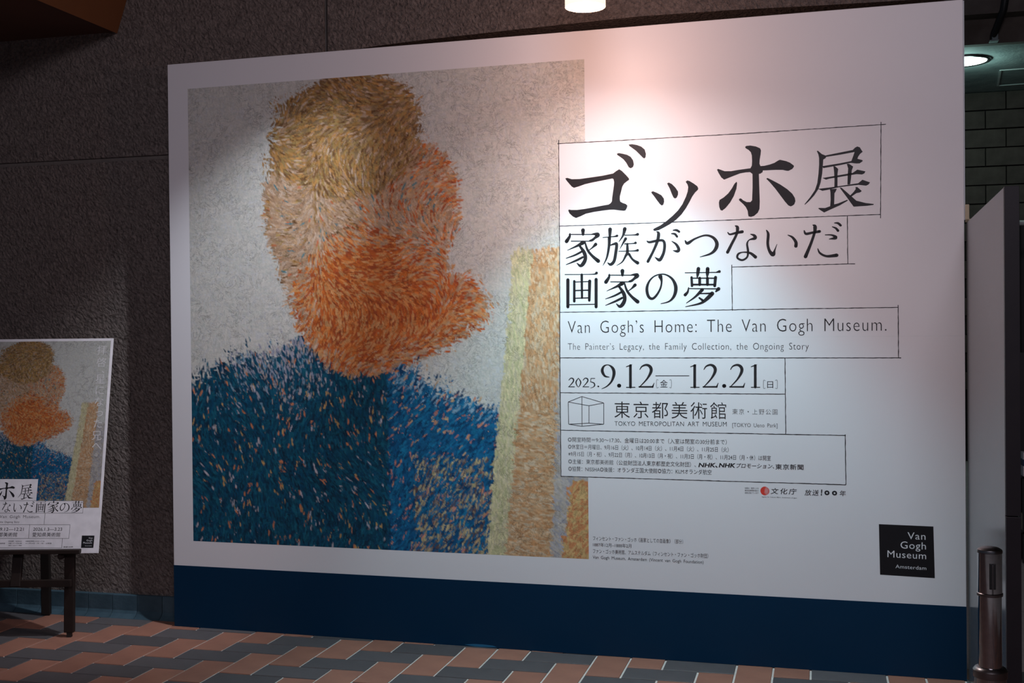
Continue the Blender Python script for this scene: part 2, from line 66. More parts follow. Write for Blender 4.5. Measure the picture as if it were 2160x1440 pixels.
# ------------------------------------------------------------------ helpers
def new_obj(name, verts, faces, mat=None, parent=None, smooth=False):
    me = bpy.data.meshes.new(name); me.from_pydata([tuple(v) for v in verts], [], faces); me.update()
    if mat: me.materials.append(mat)
    if smooth:
        for pl in me.polygons: pl.use_smooth = True
    o = bpy.data.objects.new(name, me); COL.objects.link(o)
    if parent: o.parent = parent
    return o
def empty(name, loc=(0, 0, 0), rz=0.0):
    o = bpy.data.objects.new(name, None); o.location = loc; o.rotation_euler = (0, 0, rz); COL.objects.link(o); return o
def tag(o, label, cat, group=None, kind=None):
    if label: o['label'] = label
    if cat: o['category'] = cat
    if group: o['group'] = group
    if kind: o['kind'] = kind
    return o
class MB:
    def __init__(s): s.v = []; s.f = []
    def add(s, v, f):
        n = len(s.v); s.v += [tuple(a) for a in v]; s.f += [tuple(i+n for i in q) for q in f]; return s
    def box(s, x0, x1, y0, y1, z0, z1):
        v = [(x, y, z) for z in (z0, z1) for y in (y0, y1) for x in (x0, x1)]
        return s.add(v, [(0, 2, 3, 1), (4, 5, 7, 6), (0, 1, 5, 4), (2, 6, 7, 3), (0, 4, 6, 2), (1, 3, 7, 5)])
    def beam(s, a, b, wx, wy, ref=(0, 0, 1)):
        a = Vector(a); b = Vector(b); d = (b-a).normalized(); r = Vector(ref)
        x = d.cross(r).normalized(); y = x.cross(d).normalized()
        v = [p+x*i*wx/2+y*j*wy/2 for p in (a, b) for j in (-1, 1) for i in (-1, 1)]
        return s.add(v, [(0, 1, 3, 2), (4, 6, 7, 5), (0, 4, 5, 1), (2, 3, 7, 6), (0, 2, 6, 4), (1, 5, 7, 3)])
    def lathe(s, prof, n=40, cx=0, cy_=0, cap0=True, cap1=True):
        base = len(s.v)
        for r, z in prof:
            for i in range(n):
                a = 2*math.pi*i/n; s.v.append((cx+r*math.cos(a), cy_+r*math.sin(a), z))
        for k in range(len(prof)-1):
            for i in range(n):
                j = (i+1) % n; s.f.append((base+k*n+i, base+k*n+j, base+(k+1)*n+j, base+(k+1)*n+i))
        if cap0: s.f.append(tuple(base+i for i in reversed(range(n))))
        if cap1: s.f.append(tuple(base+(len(prof)-1)*n+i for i in range(n)))
        return s
    def prism(s, pts, ax0, ax1, fn):
        # pts 2-D outline, fn(p, a) -> 3-D
        n = len(pts); v = [fn(p, ax0) for p in pts]+[fn(p, ax1) for p in pts]
        return s.add(v, [tuple(range(n)), tuple(reversed(range(n, 2*n)))]+[(i, i+n, (i+1) % n+n, (i+1) % n) for i in range(n)])
    def build(s, name, mat, parent=None, bevel=0, seg=2, smooth=False):
        o = new_obj(name, s.v, s.f, mat, parent, smooth)
        bm = bmesh.new(); bm.from_mesh(o.data); bmesh.ops.recalc_face_normals(bm, faces=bm.faces); bm.to_mesh(o.data); bm.free()
        if smooth:
            m = o.modifiers.new('edges', 'EDGE_SPLIT'); m.split_angle = math.radians(35)
        if bevel:
            m = o.modifiers.new('bevel', 'BEVEL'); m.width = bevel; m.segments = seg; m.limit_method = 'ANGLE'; m.angle_limit = math.radians(40)
        return o

def mat(name, col, rough=0.6, metal=0.0, spec=0.5, col2=None, scale=20, detail=4, bump=0, bscale=60, rand=0, emis=None, estr=0, coat=0):
    m = bpy.data.materials.new(name); m.use_nodes = True; nt = m.node_tree; N = nt.nodes; L = nt.links
    b = N['Principled BSDF']; b.inputs['Roughness'].default_value = rough; b.inputs['Metallic'].default_value = metal
    b.inputs['Specular IOR Level'].default_value = spec; b.inputs['Coat Weight'].default_value = coat
    b.inputs['Base Color'].default_value = (*col, 1)
    tc = N.new('ShaderNodeTexCoord')
    nz = N.new('ShaderNodeTexNoise'); nz.inputs['Scale'].default_value = scale; nz.inputs['Detail'].default_value = detail
    L.new(tc.outputs['Object'], nz.inputs['Vector'])
    mx = N.new('ShaderNodeMix'); mx.data_type = 'RGBA'
    rp = N.new('ShaderNodeMapRange'); rp.inputs[1].default_value = .35; rp.inputs[2].default_value = .65
    L.new(nz.outputs['Fac'], rp.inputs[0]); L.new(rp.outputs[0], mx.inputs[0])
    c2 = col2 or tuple(c*.88 for c in col)
    mx.inputs[6].default_value = (*col, 1); mx.inputs[7].default_value = (*c2, 1)
    out = mx.outputs[2]
    if rand:
        oi = N.new('ShaderNodeObjectInfo'); hs = N.new('ShaderNodeHueSaturation'); mr = N.new('ShaderNodeMapRange')
        mr.inputs[3].default_value = 1-rand; mr.inputs[4].default_value = 1+rand
        L.new(oi.outputs['Random'], mr.inputs[0]); L.new(mr.outputs[0], hs.inputs['Value']); L.new(out, hs.inputs['Color']); out = hs.outputs[0]
    L.new(out, b.inputs['Base Color'])
    if bump:
        n2 = N.new('ShaderNodeTexNoise'); n2.inputs['Scale'].default_value = bscale; n2.inputs['Detail'].default_value = 6
        bp = N.new('ShaderNodeBump'); bp.inputs['Strength'].default_value = bump; bp.inputs['Distance'].default_value = .01
        L.new(tc.outputs['Object'], n2.inputs['Vector']); L.new(n2.outputs['Fac'], bp.inputs['Height']); L.new(bp.outputs[0], b.inputs['Normal'])
    if emis:
        b.inputs['Emission Color'].default_value = (*emis, 1); b.inputs['Emission Strength'].default_value = estr
    return m

def hammered(name, c1, c2, strength):
    m = bpy.data.materials.new(name); m.use_nodes = True; nt = m.node_tree; N = nt.nodes; L = nt.links
    b = N['Principled BSDF']; b.inputs['Roughness'].default_value = .9; b.inputs['Specular IOR Level'].default_value = .2
    geo = N.new('ShaderNodeNewGeometry'); mp = N.new('ShaderNodeMapping'); mp.vector_type = 'POINT'
    mp.inputs['Rotation'].default_value = (0, math.radians(37), 0)
    L.new(geo.outputs['Position'], mp.inputs['Vector'])
    m2 = N.new('ShaderNodeMapping'); m2.inputs['Scale'].default_value = (1.25, 1, .9); L.new(mp.outputs[0], m2.inputs['Vector']); mp = m2
    n0 = N.new('ShaderNodeTexNoise'); n0.inputs['Scale'].default_value = 16; n0.inputs['Detail'].default_value = 2
    L.new(geo.outputs['Position'], n0.inputs['Vector'])
    add = N.new('ShaderNodeVectorMath'); add.operation = 'MULTIPLY_ADD'; add.inputs[1].default_value = (.05, .05, .05)
    L.new(n0.outputs['Color'], add.inputs[0]); L.new(mp.outputs[0], add.inputs[2])
    n1 = N.new('ShaderNodeTexNoise'); n1.inputs['Scale'].default_value = 58; n1.inputs['Detail'].default_value = 5; n1.inputs['Roughness'].default_value = .62
    L.new(add.outputs[0], n1.inputs['Vector'])
    vo = N.new('ShaderNodeTexVoronoi'); vo.inputs['Scale'].default_value = 52; L.new(add.outputs[0], vo.inputs['Vector'])
    ma = N.new('ShaderNodeMath'); ma.operation = 'MULTIPLY_ADD'; ma.inputs[1].default_value = .55
    L.new(vo.outputs['Distance'], ma.inputs[0]); L.new(n1.outputs['Fac'], ma.inputs[2])
    bp = N.new('ShaderNodeBump'); bp.inputs['Strength'].default_value = strength; bp.inputs['Distance'].default_value = .03
    L.new(ma.outputs[0], bp.inputs['Height']); L.new(bp.outputs[0], b.inputs['Normal'])
    n3 = N.new('ShaderNodeTexNoise'); n3.inputs['Scale'].default_value = 70; n3.inputs['Detail'].default_value = 8; n3.inputs['Roughness'].default_value = .8
    L.new(geo.outputs['Position'], n3.inputs['Vector'])
    mx = N.new('ShaderNodeMix'); mx.data_type = 'RGBA'; mx.inputs[6].default_value = (*c1, 1); mx.inputs[7].default_value = (*c2, 1)
    rp = N.new('ShaderNodeMapRange'); rp.inputs[1].default_value = .38; rp.inputs[2].default_value = .62
    L.new(n3.outputs['Fac'], rp.inputs[0]); L.new(rp.outputs[0], mx.inputs[0]); L.new(mx.outputs[2], b.inputs['Base Color'])
    return m

M_conc = hammered('hammered_concrete', (.27, .220, .195), (.12, .098, .088), .85)
M_recess = mat('dark_concrete', (.05, .042, .038), .95, spec=.1, bump=.5)
M_joint = mat('joint_concrete', (.17, .145, .13), .95, spec=.1, bump=.4)
M_grout = mat('grout', (.60, .56, .52), .9, spec=.2, scale=40)
M_dark_tile = mat('charcoal_tile', (.098, .090, .093), .5, spec=.3, col2=(.088, .080, .082), scale=12, rand=.14, bump=.05)
M_red_tile = mat('terracotta_tile', (.31, .145, .10), .5, spec=.3, col2=(.26, .12, .085), scale=9, rand=.10, bump=.05)
M_skirt = mat('slate_blue_tile', (.055, .098, .125), .45, spec=.3, col2=(.040, .075, .098), scale=18, rand=.12, bump=.15)
M_soffit = mat('brown_paint', (.10, .045, .03), .7, spec=.2, scale=3)
M_orange = mat('orange_brown_paint', (.17, .065, .025), .7, spec=.2, scale=3)
M_vinyl = mat('white_vinyl', (.80, .79, .80), .42, spec=.35, col2=(.79, .78, .79), scale=2)
M_blue = mat('navy_vinyl', (.0008, .026, .066), .45, spec=.18, col2=(.0008, .024, .062), scale=2)
M_side = mat('board_edge', (.78, .80, .80), .6)
M_ink = mat('black_ink', (.012, .010, .012), .5, spec=.35)
M_ink2 = mat('charcoal_ink', (.02, .018, .02), .5, spec=.35)
M_badge = mat('black_badge', (.008, .007, .009), .45, spec=.35)
M_white_ink = mat('white_ink', (.80, .80, .82), .5)
M_pale_ink = mat('pale_ink', (.60, .58, .58), .5)
M_red_ink = mat('red_ink', (.75, .05, .03), .5)
M_scuff = mat('blue_scuff', (.01, .14, .28), .5)
M_card = mat('poster_card', (.78, .74, .76), .5)
M_wood = mat('dark_stained_wood', (.022, .013, .010), .55, spec=.25, col2=(.016, .010, .008), scale=14)
M_wood_black = mat('black_stained_wood', (.012, .009, .008), .6, spec=.3)
M_part = mat('grey_laminate', (.090, .088, .094), .20, spec=.24, col2=(.087, .085, .09), scale=3)
M_part_end = mat('dark_edge_trim', (.018, .014, .017), .5, spec=.3)
M_steel = mat('brushed_steel', (.46, .47, .48), .09, metal=1, scale=80)
M_steel_dark = mat('dark_steel', (.22, .21, .21), .28, metal=1, scale=60)
M_black = mat('black_plastic', (.01, .01, .01), .5)
M_lampshade = mat('warm_glass', (.9, .7, .5), .4, emis=(1, .78, .60), estr=1.35)
M_lampdisc = mat('lamp_disc', (.9, .9, .9), .4, emis=(1, .97, .92), estr=9)
M_lampmetal = mat('lamp_metal', (.30, .22, .15), .35, metal=1)
M_coolglow = mat('cool_diffuser', (.9, .9, .9), .4, emis=(.78, 1, .95), estr=7)
M_block = mat('concrete_block', (.13, .105, .09), .9, spec=.2, col2=(.10, .08, .07), scale=9, rand=.10, bump=.3)
M_mortar = mat('black_mortar', (.012, .011, .010), .95)
M_slab = mat('painted_slab', (.36, .40, .39), .8, spec=.2, col2=(.26, .30, .30), scale=6, bump=.4, bscale=40)
M_beam = mat('brown_concrete', (.17, .14, .12), .9, spec=.2, col2=(.13, .105, .09), scale=8)
M_ceiling = mat('dark_ceiling', (.12, .09, .075), .9, spec=.1)
M_rail = mat('white_rail', (.75, .78, .75), .4)
M_navy = mat('navy_card', (.01, .04, .12), .5)
M_beige = mat('beige_card', (.5, .42, .28), .6)

# ------------------------------------------------------------------ floor: herringbone of clay tiles
W = 0.15; J = 0.0088
floor = MB().box(-4.5, 8.5, -7.5, 9.0, -.08, -.004).build('floor', M_grout); floor['kind'] = 'structure'
def tile_mesh(name, a, b, m):
    o = MB().box(J/2, a*W-J/2, J/2, b*W-J/2, -.02, 0).build(name, m)
    bm = bmesh.new(); bm.from_mesh(o.data)
    bmesh.ops.bevel(bm, geom=[e for e in bm.edges if all(v.co.z > -.001 for v in e.verts)], offset=.0012, segments=1, affect='EDGES')
    bm.to_mesh(o.data); bm.free(); me = o.data; bpy.data.objects.remove(o); return me
ME = {('d', 2, 1): tile_mesh('floor_tile', 2, 1, M_dark_tile), ('r', 1, 2): tile_mesh('floor_tile', 1, 2, M_red_tile), ('r', 1, 1): tile_mesh('floor_tile', 1, 1, M_red_tile)}
def to_px(x, y, z):
    d = Vector((x, y, z))-CAM; zz = d.dot(fwd)
    if zz < .2: return None
    return 1080+2454.1*d.dot(r2)/zz, 720-2454.1*d.dot(u2)/zz
tiles = []
for k in range(-30, 5):
    for m in range(-14, 16):
        for kind, u, v, a, b in (('d', k+4*m, k, 2, 1), ('r', k+2+4*m, k-1, 1, 2)):
            if kind == 'r' and v+b > 4: b = 4-v
            if v+b > 4 or b < 1 or u < -24 or u > 42 or v < -30: continue
            tiles.append((kind, u, v, a, b))
near = []; far = []
for t_ in tiles:
    q = to_px((t_[1]+.5*t_[3])*W, (t_[2]+.5*t_[4])*W, 0)
    ok = q and -140 < q[0] < 2180 and q[1] < 1560 and t_[2] >= -4
    (near if ok else far).append(t_)
near.sort(key=lambda a: abs(a[2]-1)); far += near[290:]; near = near[:290]
for kind, u, v, a, b in near:
    o = bpy.data.objects.new('floor_tile', ME[(kind, a, b)]); COL.objects.link(o); o.parent = floor
    o.location = (u*W, v*W, random.uniform(-.0006, .0006))
for kind, mt in (('d', M_dark_tile), ('r', M_red_tile)):
    mb = MB()
    for kd, u, v, a, b in far:
        if kd == kind: mb.box(u*W+J/2, (u+a)*W-J/2, v*W+J/2, (v+b)*W-J/2, -.02, 0)
    o = mb.build('outer_floor_tiles', mt, floor); o['kind'] = 'stuff'

# ------------------------------------------------------------------ hammered concrete wall on the left, lintel, skirting
wl = MB().box(-3.5, 1.078, .634, .95, 0, 4.2).box(1.078, 3.86, .86, .95, 0, 2.9).build('wall_left', M_joint); wl['kind'] = 'structure'
MB().box(-3.5, 1.072, .622, .70, .09, 2.284).build('concrete_panel', M_conc, wl, .004)
MB().box(-3.5, 1.072, .622, .70, 2.304, 4.2).build('concrete_panel', M_conc, wl, .004)
lp = [(1.092, 2.742), (1.35, 2.762), (1.6, 2.774), (2.04, 2.788), (2.585, 2.803), (3.0, 2.799), (3.322, 2.790), (3.575, 2.785), (3.86, 2.780), (3.86, 4.2), (1.092, 4.2)]
MB().prism(lp, .622, .95, lambda q, a: (q[0], a, q[1])).build('concrete_lintel', M_conc, wl)
sk = MB().box(-3.5, 1.07, .612, .646, 0, .10).build('baseboard_left', M_recess); sk['kind'] = 'structure'
prof = [(.640, .112), (.604, .112), (.601, .108), (.600, .034), (.592, .020), (.578, .008), (.566, .001), (.566, .0005), (.640, .0005)]
me_sk = MB().prism(prof, .0016, .1384, lambda q, a: (a, q[0], q[1])).build('skirting_tile', M_skirt)
me_ = me_sk.data; bpy.data.objects.remove(me_sk)
x = -3.46
while x < 0.9:
    o = bpy.data.objects.new('skirting_tile', me_); o.location = (x, random.uniform(-.001, .001), 0); COL.objects.link(o); o.parent = sk; x += .140

# brown dropped ceiling over the left corner, main ceiling high above
cl = MB().box(-4.5, 8.5, -7.5, 5.2, 4.3, 4.4).build('ceiling', M_ceiling); cl['kind'] = 'structure'
sf = MB().prism([(-4.5, 2.93), (-.052, 2.93), (-.052, 4.3), (-4.5, 4.3)], -4.2, .62, lambda q, a: (q[0], a, q[1])).build('ceiling', M_soffit); sf['kind'] = 'structure'
MB().prism([(-.052, 2.925), (-.044, 2.922), (.43, 4.3), (-.052, 4.3)], -4.2, .62, lambda q, a: (q[0], a, q[1])).build('sloping_fascia', M_orange, sf)

# ------------------------------------------------------------------ printed lettering tools
D4 = 1e-4
def text_geo(body, off=0.0, sp=1.0, shear=0.0, res=3):
    c = bpy.data.curves.new('t', 'FONT'); c.body = body; c.size = 1; c.offset = off; c.space_character = sp; c.space_word = 1.7; c.shear = shear; c.resolution_u = res
    o = bpy.data.objects.new('t', c); COL.objects.link(o)
    dg = bpy.context.evaluated_depsgraph_get(); me = bpy.data.meshes.new_from_object(o.evaluated_get(dg))
    v = np.empty(len(me.vertices)*3); me.vertices.foreach_get('co', v); v = v.reshape(-1, 3)[:, :2]
    f = [tuple(p.vertices) for p in me.polygons]
    bpy.data.objects.remove(o); bpy.data.curves.remove(c); bpy.data.meshes.remove(me)
    return v, f
class Flat:            # flat artwork in (x, z) of a board, facing -y
    def __init__(s, y): s.v = []; s.f = []; s.y = y
    def add(s, v2, f):
        n = len(s.v); s.v += [(float(a), s.y, float(b)) for a, b in v2]; s.f += [tuple(i+n for i in q) for q in f]
    def text(s, e):
        _, body, x0, z0, x1, z1, h, mode, sp_, off, shear = e
        x0, z0, x1, z1, h = (k*D4 for k in (x0, z0, x1, z1, h))
        v, f = text_geo(body, off, sp_, shear)
        if not len(v): return
        L_ = math.hypot(x1-x0, z1-z0); ca, sa = (x1-x0)/L_, (z1-z0)/L_
        xx = (v[:, 0]-v[:, 0].min())/(v[:, 0].max()-v[:, 0].min())*L_
        yy = v[:, 1]*h/.686 if mode == 'cap' else (v[:, 1]-.383)*h/.90
        s.add(np.c_[x0+xx*ca-yy*sa, z0+xx*sa+yy*ca], f)
    def glyph(s, ch, x, z, h, off=0):
        v, f = text_geo(ch, off); s.add(np.c_[x+(v[:, 0]-.5)*h/.9, z+(v[:, 1]-.383)*h/.9], f)
    def poly(s, pts):
        area_ = sum(pts[i][0]*pts[(i+1) % len(pts)][1]-pts[(i+1) % len(pts)][0]*pts[i][1] for i in range(len(pts)))
        if area_ < 0: pts = pts[::-1]
        s.add(pts, [tuple(range(len(pts)))])
    def stroke(s, pts):   # (x, z, width) brush stroke, rounded and smoothed
        P = [Vector(p) for p in pts]; Q_ = []
        if len(P) > 2:
            for i in range(len(P)-1):
                p0 = P[max(i-1, 0)]; p1 = P[i]; p2 = P[i+1]; p3 = P[min(i+2, len(P)-1)]
                for k in range(6):
                    t = k/6; Q_.append(.5*((2*p1)+(p2-p0)*t+(2*p0-5*p1+4*p2-p3)*t*t+(3*p1-p0-3*p2+p3)*t**3))
            Q_.append(P[-1])
        else: Q_ = P
        Lf = []; Rt = []
        for i, q in enumerate(Q_):
            a = Q_[max(i-1, 0)]; b = Q_[min(i+1, len(Q_)-1)]; d = Vector((b.x-a.x, b.y-a.y))
            if d.length < 1e-9: d = Vector((1, 0))
            d.normalize(); n = Vector((-d.y, d.x)); w = max(q.z, .0004)/2
            Lf.append((q.x+n.x*w, q.y+n.y*w)); Rt.append((q.x-n.x*w, q.y-n.y*w))
        k = len(Q_); s.add(Rt+Lf, [(i, i+1, k+i+1, k+i) for i in range(k-1)])
        for q in (Q_[0], Q_[-1]):
            w = max(q.z, .0004)/2; s.add([(q.x+w*math.cos(j*math.pi/5), q.y+w*math.sin(j*math.pi/5)) for j in range(10)], [tuple(range(10))])
    def line(s, pts, wd, jit=0):
        rnd = random.Random(int(pts[0][0]*1e4)+7)
        for (ax, az), (bx, bz) in zip(pts[:-1], pts[1:]):
            L_ = math.hypot(bx-ax, bz-az); n = max(1, int(L_/.012)) if jit else 1
            nx, nz = -(bz-az)/L_, (bx-ax)/L_; v = []
            for i in range(n+1):
                t = i/n; w1 = wd/2*(1+jit*rnd.uniform(-.6, .8)); w0 = wd/2*(1+jit*rnd.uniform(-.6, .8))
                v.append((ax+(bx-ax)*t+nx*w1, az+(bz-az)*t+nz*w1)); v.append((ax+(bx-ax)*t-nx*w0, az+(bz-az)*t-nz*w0))
            s.add(v, [(2*i, 2*i+1, 2*i+3, 2*i+2) for i in range(n)])
    def build(s, name, m, parent, label=None):
        o = new_obj(name, s.v, s.f, m, parent)
        bm = bmesh.new(); bm.from_mesh(o.data)
        for f in bm.faces:
            if f.normal.y > 0: f.normal_flip()
        bm.to_mesh(o.data); bm.free()
        if label: o['label'] = label
        if name.endswith('lettering'): o['kind'] = 'stuff'      # letters too small to pick apart
        return o
sc = lambda pts: [(a*D4, b*D4) for a, b in pts]
def glyph_shapes(F, g, T_=lambda x, z: (x, z), k=1.0):
    ps, ss = G[g]
    for q in ps: F.poly([T_(a*D4, b*D4) for a, b in q])
    for q in ss: F.stroke([(*T_(a*D4, b*D4), w_*D4*k) for a, b, w_ in q])

# ------------------------------------------------------------------ generic impasto colour-field picture (stand-in print)
def paint_raster(WX=430, HY=478, seed=3):
    rg = np.random.default_rng(seed)
    img = np.zeros((HY, WX, 3), np.float32)
    grids = rg.random((5, 14, 14))
    def fld(k, p_, q_, f=5.0):            # smooth random field, 0..1
        x_ = min(max(p_, 0), 1)*f; y_ = min(max(q_, 0), 1)*f; i = int(x_); j = int(y_); a = x_-i; b_ = y_-j
        a = a*a*(3-2*a); b_ = b_*b_*(3-2*b_); g = grids[k]
        return (g[j, i]*(1-a)+g[j, i+1]*a)*(1-b_)+(g[j+1, i]*(1-a)+g[j+1, i+1]*a)*b_
    def choose(cs, r): return np.array(cs[int(r*len(cs)) % len(cs)])
    OCH = [(.34, .19, .06), (.20, .10, .04), (.48, .25, .08), (.40, .27, .10), (.27, .18, .09)]
    TAN = [(.52, .36, .24), (.46, .30, .19), (.56, .42, .31), (.40, .25, .15), (.50, .32, .18)]
    ORA = [(.60, .16, .03), (.50, .11, .025), (.66, .26, .08), (.38, .08, .025), (.62, .32, .13)]
    BL1 = [(.004, .055, .10), (.005, .085, .15), (.006, .035, .07), (.008, .11, .17), (.004, .065, .135)]
    BL2 = [(.005, .085, .21), (.007, .13, .29), (.005, .05, .13), (.010, .18, .34), (.008, .11, .24)]
    def region(p_, q_):
        r = rg.random(); v = rg.uniform(.82, 1.18)
        pl_ = .83-.072*(q_-.37)/.63; pr = .945-.035*(q_-.37)/.63
        if q_ > .375 and pl_ < p_ < pr:
            if p_ < pl_+.045: return choose([(.66, .58, .34), (.60, .53, .35), (.54, .51, .28)], r)*v, 1.52, 1.0
            return choose([(.60, .34, .17), (.62, .42, .24), (.52, .27, .12), (.64, .50, .34), (.56, .36, .20)], r)*v, (1.5 if q_ < .7 else .1), .9
        a = fld(0, p_, q_); b_ = fld(1, p_, q_, 7); c_ = fld(2, p_, q_, 4); d_ = fld(3, p_, q_, 10)
        hill = .60+.16*(a-.5)+.10*(b_-.5)-.07*math.sin(p_*5.2)+rg.normal()*.012
        # three overlapping loose colour drifts, one above the other
        e1 = ((p_-.40-.10*(b_-.5))/.235)**2+((q_-.13)/.12)**2+(d_-.5)*.7+rg.normal()*.08
        e2 = abs((p_-.44+.10*(c_-.5))/.225)**3+abs((q_-.30)/.17)**3+(d_-.5)*.8+rg.normal()*.08
        e3 = ((p_-.47-.14*(a-.5))/.235)**2+((q_-.47-.05*(b_-.5))/.135)**2+(c_-.5)*.8+rg.normal()*.08
        flow = 6.0*a+2.2*b_+p_*2
        if e3 < 1: return choose(ORA if rg.random() < .5+.6*(1-e3) else TAN, r)*v, flow, 1.0
        if e1 < 1: return choose(OCH if rg.random() < .8 else TAN, r)*v, flow, 1.0
        if e2 < 1:
            c = choose(TAN if rg.random() < .35+.65*c_+.15*(1-e2) else (OCH if p_ < .45 else ORA), r)
            if rg.random() < .05: c = choose([(.10, .22, .24), (.60, .18, .08)], rg.random())
            return c*v, flow, 1.0
        if q_ > hill and p_ < pl_+.01:
            dd = q_-hill
            if p_ < .52:
                ang = .6+1.6*b_
                if rg.random() < 2.3*(c_-.30)*max(0, 1-dd*5.5): c = choose([(.36, .35, .41), (.28, .30, .38), (.40, .34, .31), (.16, .28, .37)], rg.random())
                elif rg.random() < .05: c = choose([(.60, .22, .10), (.52, .32, .12), (.48, .44, .48)], rg.random())
                else: c = choose(BL1, r)
            else:
                ang = -.95+.5*(b_-.5)
                if rg.random() < .07: c = choose([(.66, .27, .16), (.60, .38, .20), (.56, .22, .18)], rg.random())
                elif dd < .05 and r < .30: c = np.array([.24, .40, .52])
                else: c = choose(BL2, r)
                if q_ > .80 and p_ > .58 and rg.random() < .36:
                    c = choose([(.46, .37, .20), (.26, .21, .18), (.56, .45, .24), (.13, .08, .08)], rg.random()); ang = -1.2
            return c*v, ang, .9
        if p_ >= pr and q_ > .84 and p_ > 1.06-.14*(q_-.4)-.04: return choose([(.58, .24, .10), (.62, .42, .18)], r)*v, -1.0, .8
        if p_ >= pr and q_ > .5: return choose([(.46, .43, .40), (.40, .39, .42), (.50, .45, .38)], r)*v, .8, .8
        c = choose([(.58, .57, .51), (.62, .60, .54), (.54, .55, .50), (.60, .58, .53), (.57, .57, .55)], r)
        return c*(1+(v-1)*.35), (0 if rg.random() < .5 else 1.57)+rg.normal()*.12, 1.2
    for j in range(0, HY, 6):
        for i in range(0, WX, 6): img[j:j+6, i:i+6] = region((i+3)/WX, (j+3)/HY)[0]
    n = 42000; P_ = rg.random((n, 2))
    for p_, q_ in P_:
        c, a, s_ = region(p_, q_)
        ln = rg.uniform(2.2, 6.0)*s_; wd = rg.uniform(.7, 1.4); x0 = p_*WX; y0 = q_*HY; R_ = int(ln+2)
        xa, xb = max(0, int(x0)-R_), min(WX, int(x0)+R_+1); ya, yb = max(0, int(y0)-R_), min(HY, int(y0)+R_+1)
        if xa >= xb or ya >= yb: continue
        X_, Y_ = np.meshgrid(np.arange(xa, xb)-x0, np.arange(ya, yb)-y0)
        a += rg.normal()*.22
        u = X_*math.cos(a)+Y_*math.sin(a); w_ = -X_*math.sin(a)+Y_*math.cos(a)
        m_ = np.clip(1.6*(1-(u/ln)**2-(w_/wd)**2), 0, 1)[..., None]
        img[ya:yb, xa:xb] = img[ya:yb, xa:xb]*(1-m_)+c*m_
    g = rg.random((HY, WX, 1)).astype(np.float32); img *= (1+.16*(g-.5))
    return np.clip(img, .002, .9)
RAST = paint_raster()
def picture(name, parent, x0, x1, z0, z1, nx, ny, y, m, label):
    gx = np.linspace(x0, x1, nx+1); gz = np.linspace(z1, z0, ny+1)
    XX, ZZ = np.meshgrid(gx, gz); n = XX.size
    co = np.empty((n, 3), np.float32); co[:, 0] = XX.ravel(); co[:, 1] = y; co[:, 2] = ZZ.ravel()
    me = bpy.data.meshes.new(name); me.vertices.add(n); me.vertices.foreach_set('co', co.ravel())
    i = np.arange(ny)[:, None]*(nx+1)+np.arange(nx)[None, :]
    q = np.stack([i, i+nx+1, i+nx+2, i+1], -1).reshape(-1)
    nf = nx*ny; me.loops.add(nf*4); me.loops.foreach_set('vertex_index', q.astype(np.int32)); me.polygons.add(nf)
    me.polygons.foreach_set('loop_start', (np.arange(nf)*4).astype(np.int32)); me.update(calc_edges=True); me.validate()
    at = me.attributes.new('pigment', 'FLOAT_COLOR', 'POINT')
    HY, WX = RAST.shape[:2]
    jj = np.clip(((ZZ-z1)/(z0-z1)*(HY-1)).round().astype(int), 0, HY-1); ii = np.clip(((XX-x0)/(x1-x0)*(WX-1)).round().astype(int), 0, WX-1)
    rgba = np.ones((n, 4), np.float32); rgba[:, :3] = RAST[jj, ii].reshape(-1, 3); at.data.foreach_set('color', rgba.ravel())
    me.materials.append(m); o = bpy.data.objects.new(name, me); COL.objects.link(o); o.parent = parent; o['label'] = label
    return o
def print_mat(name, tone):
  M_print = bpy.data.materials.new(name); M_print.use_nodes = True
  nt = M_print.node_tree; N = nt.nodes; L = nt.links; b = N['Principled BSDF']; b.inputs['Roughness'].default_value = .42; b.inputs['Specular IOR Level'].default_value = .35
  at = N.new('ShaderNodeAttribute'); at.attribute_name = 'pigment'; tc = N.new('ShaderNodeTexCoord')
  nz = N.new('ShaderNodeTexNoise'); nz.inputs['Scale'].default_value = 15; nz.inputs['Detail'].default_value = 8; nz.inputs['Roughness'].default_value = .72; nz.inputs['Distortion'].default_value = 1.2
  L.new(tc.outputs['Object'], nz.inputs['Vector'])
  # thin dark printed cracks where the noise crosses its middle value
  sb = N.new('ShaderNodeMath'); sb.operation = 'SUBTRACT'; sb.inputs[1].default_value = .5; L.new(nz.outputs['Fac'], sb.inputs[0])
  ab = N.new('ShaderNodeMath'); ab.operation = 'ABSOLUTE'; L.new(sb.outputs[0], ab.inputs[0])
  mr = N.new('ShaderNodeMapRange'); mr.inputs[1].default_value = 0; mr.inputs[2].default_value = .016; mr.inputs[3].default_value = .36; mr.inputs[4].default_value = 1.02; L.new(ab.outputs[0], mr.inputs[0])
  n2 = N.new('ShaderNodeTexNoise'); n2.inputs['Scale'].default_value = 7; L.new(tc.outputs['Object'], n2.inputs['Vector'])
  mk = N.new('ShaderNodeMapRange'); mk.inputs[1].default_value = .36; mk.inputs[2].default_value = .52; L.new(n2.outputs['Fac'], mk.inputs[0])
  mz = N.new('ShaderNodeMix'); mz.data_type = 'FLOAT'; mz.inputs[2].default_value = 1.0; L.new(mk.outputs[0], mz.inputs[0]); L.new(mr.outputs[0], mz.inputs[3])
  mu = N.new('ShaderNodeVectorMath'); mu.operation = 'SCALE'; L.new(at.outputs['Color'], mu.inputs[0]); L.new(mz.outputs[0], mu.inputs[3]); L.new(mu.outputs[0], b.inputs['Base Color'])
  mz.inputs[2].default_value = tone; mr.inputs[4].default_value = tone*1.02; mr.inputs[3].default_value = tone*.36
  return M_print

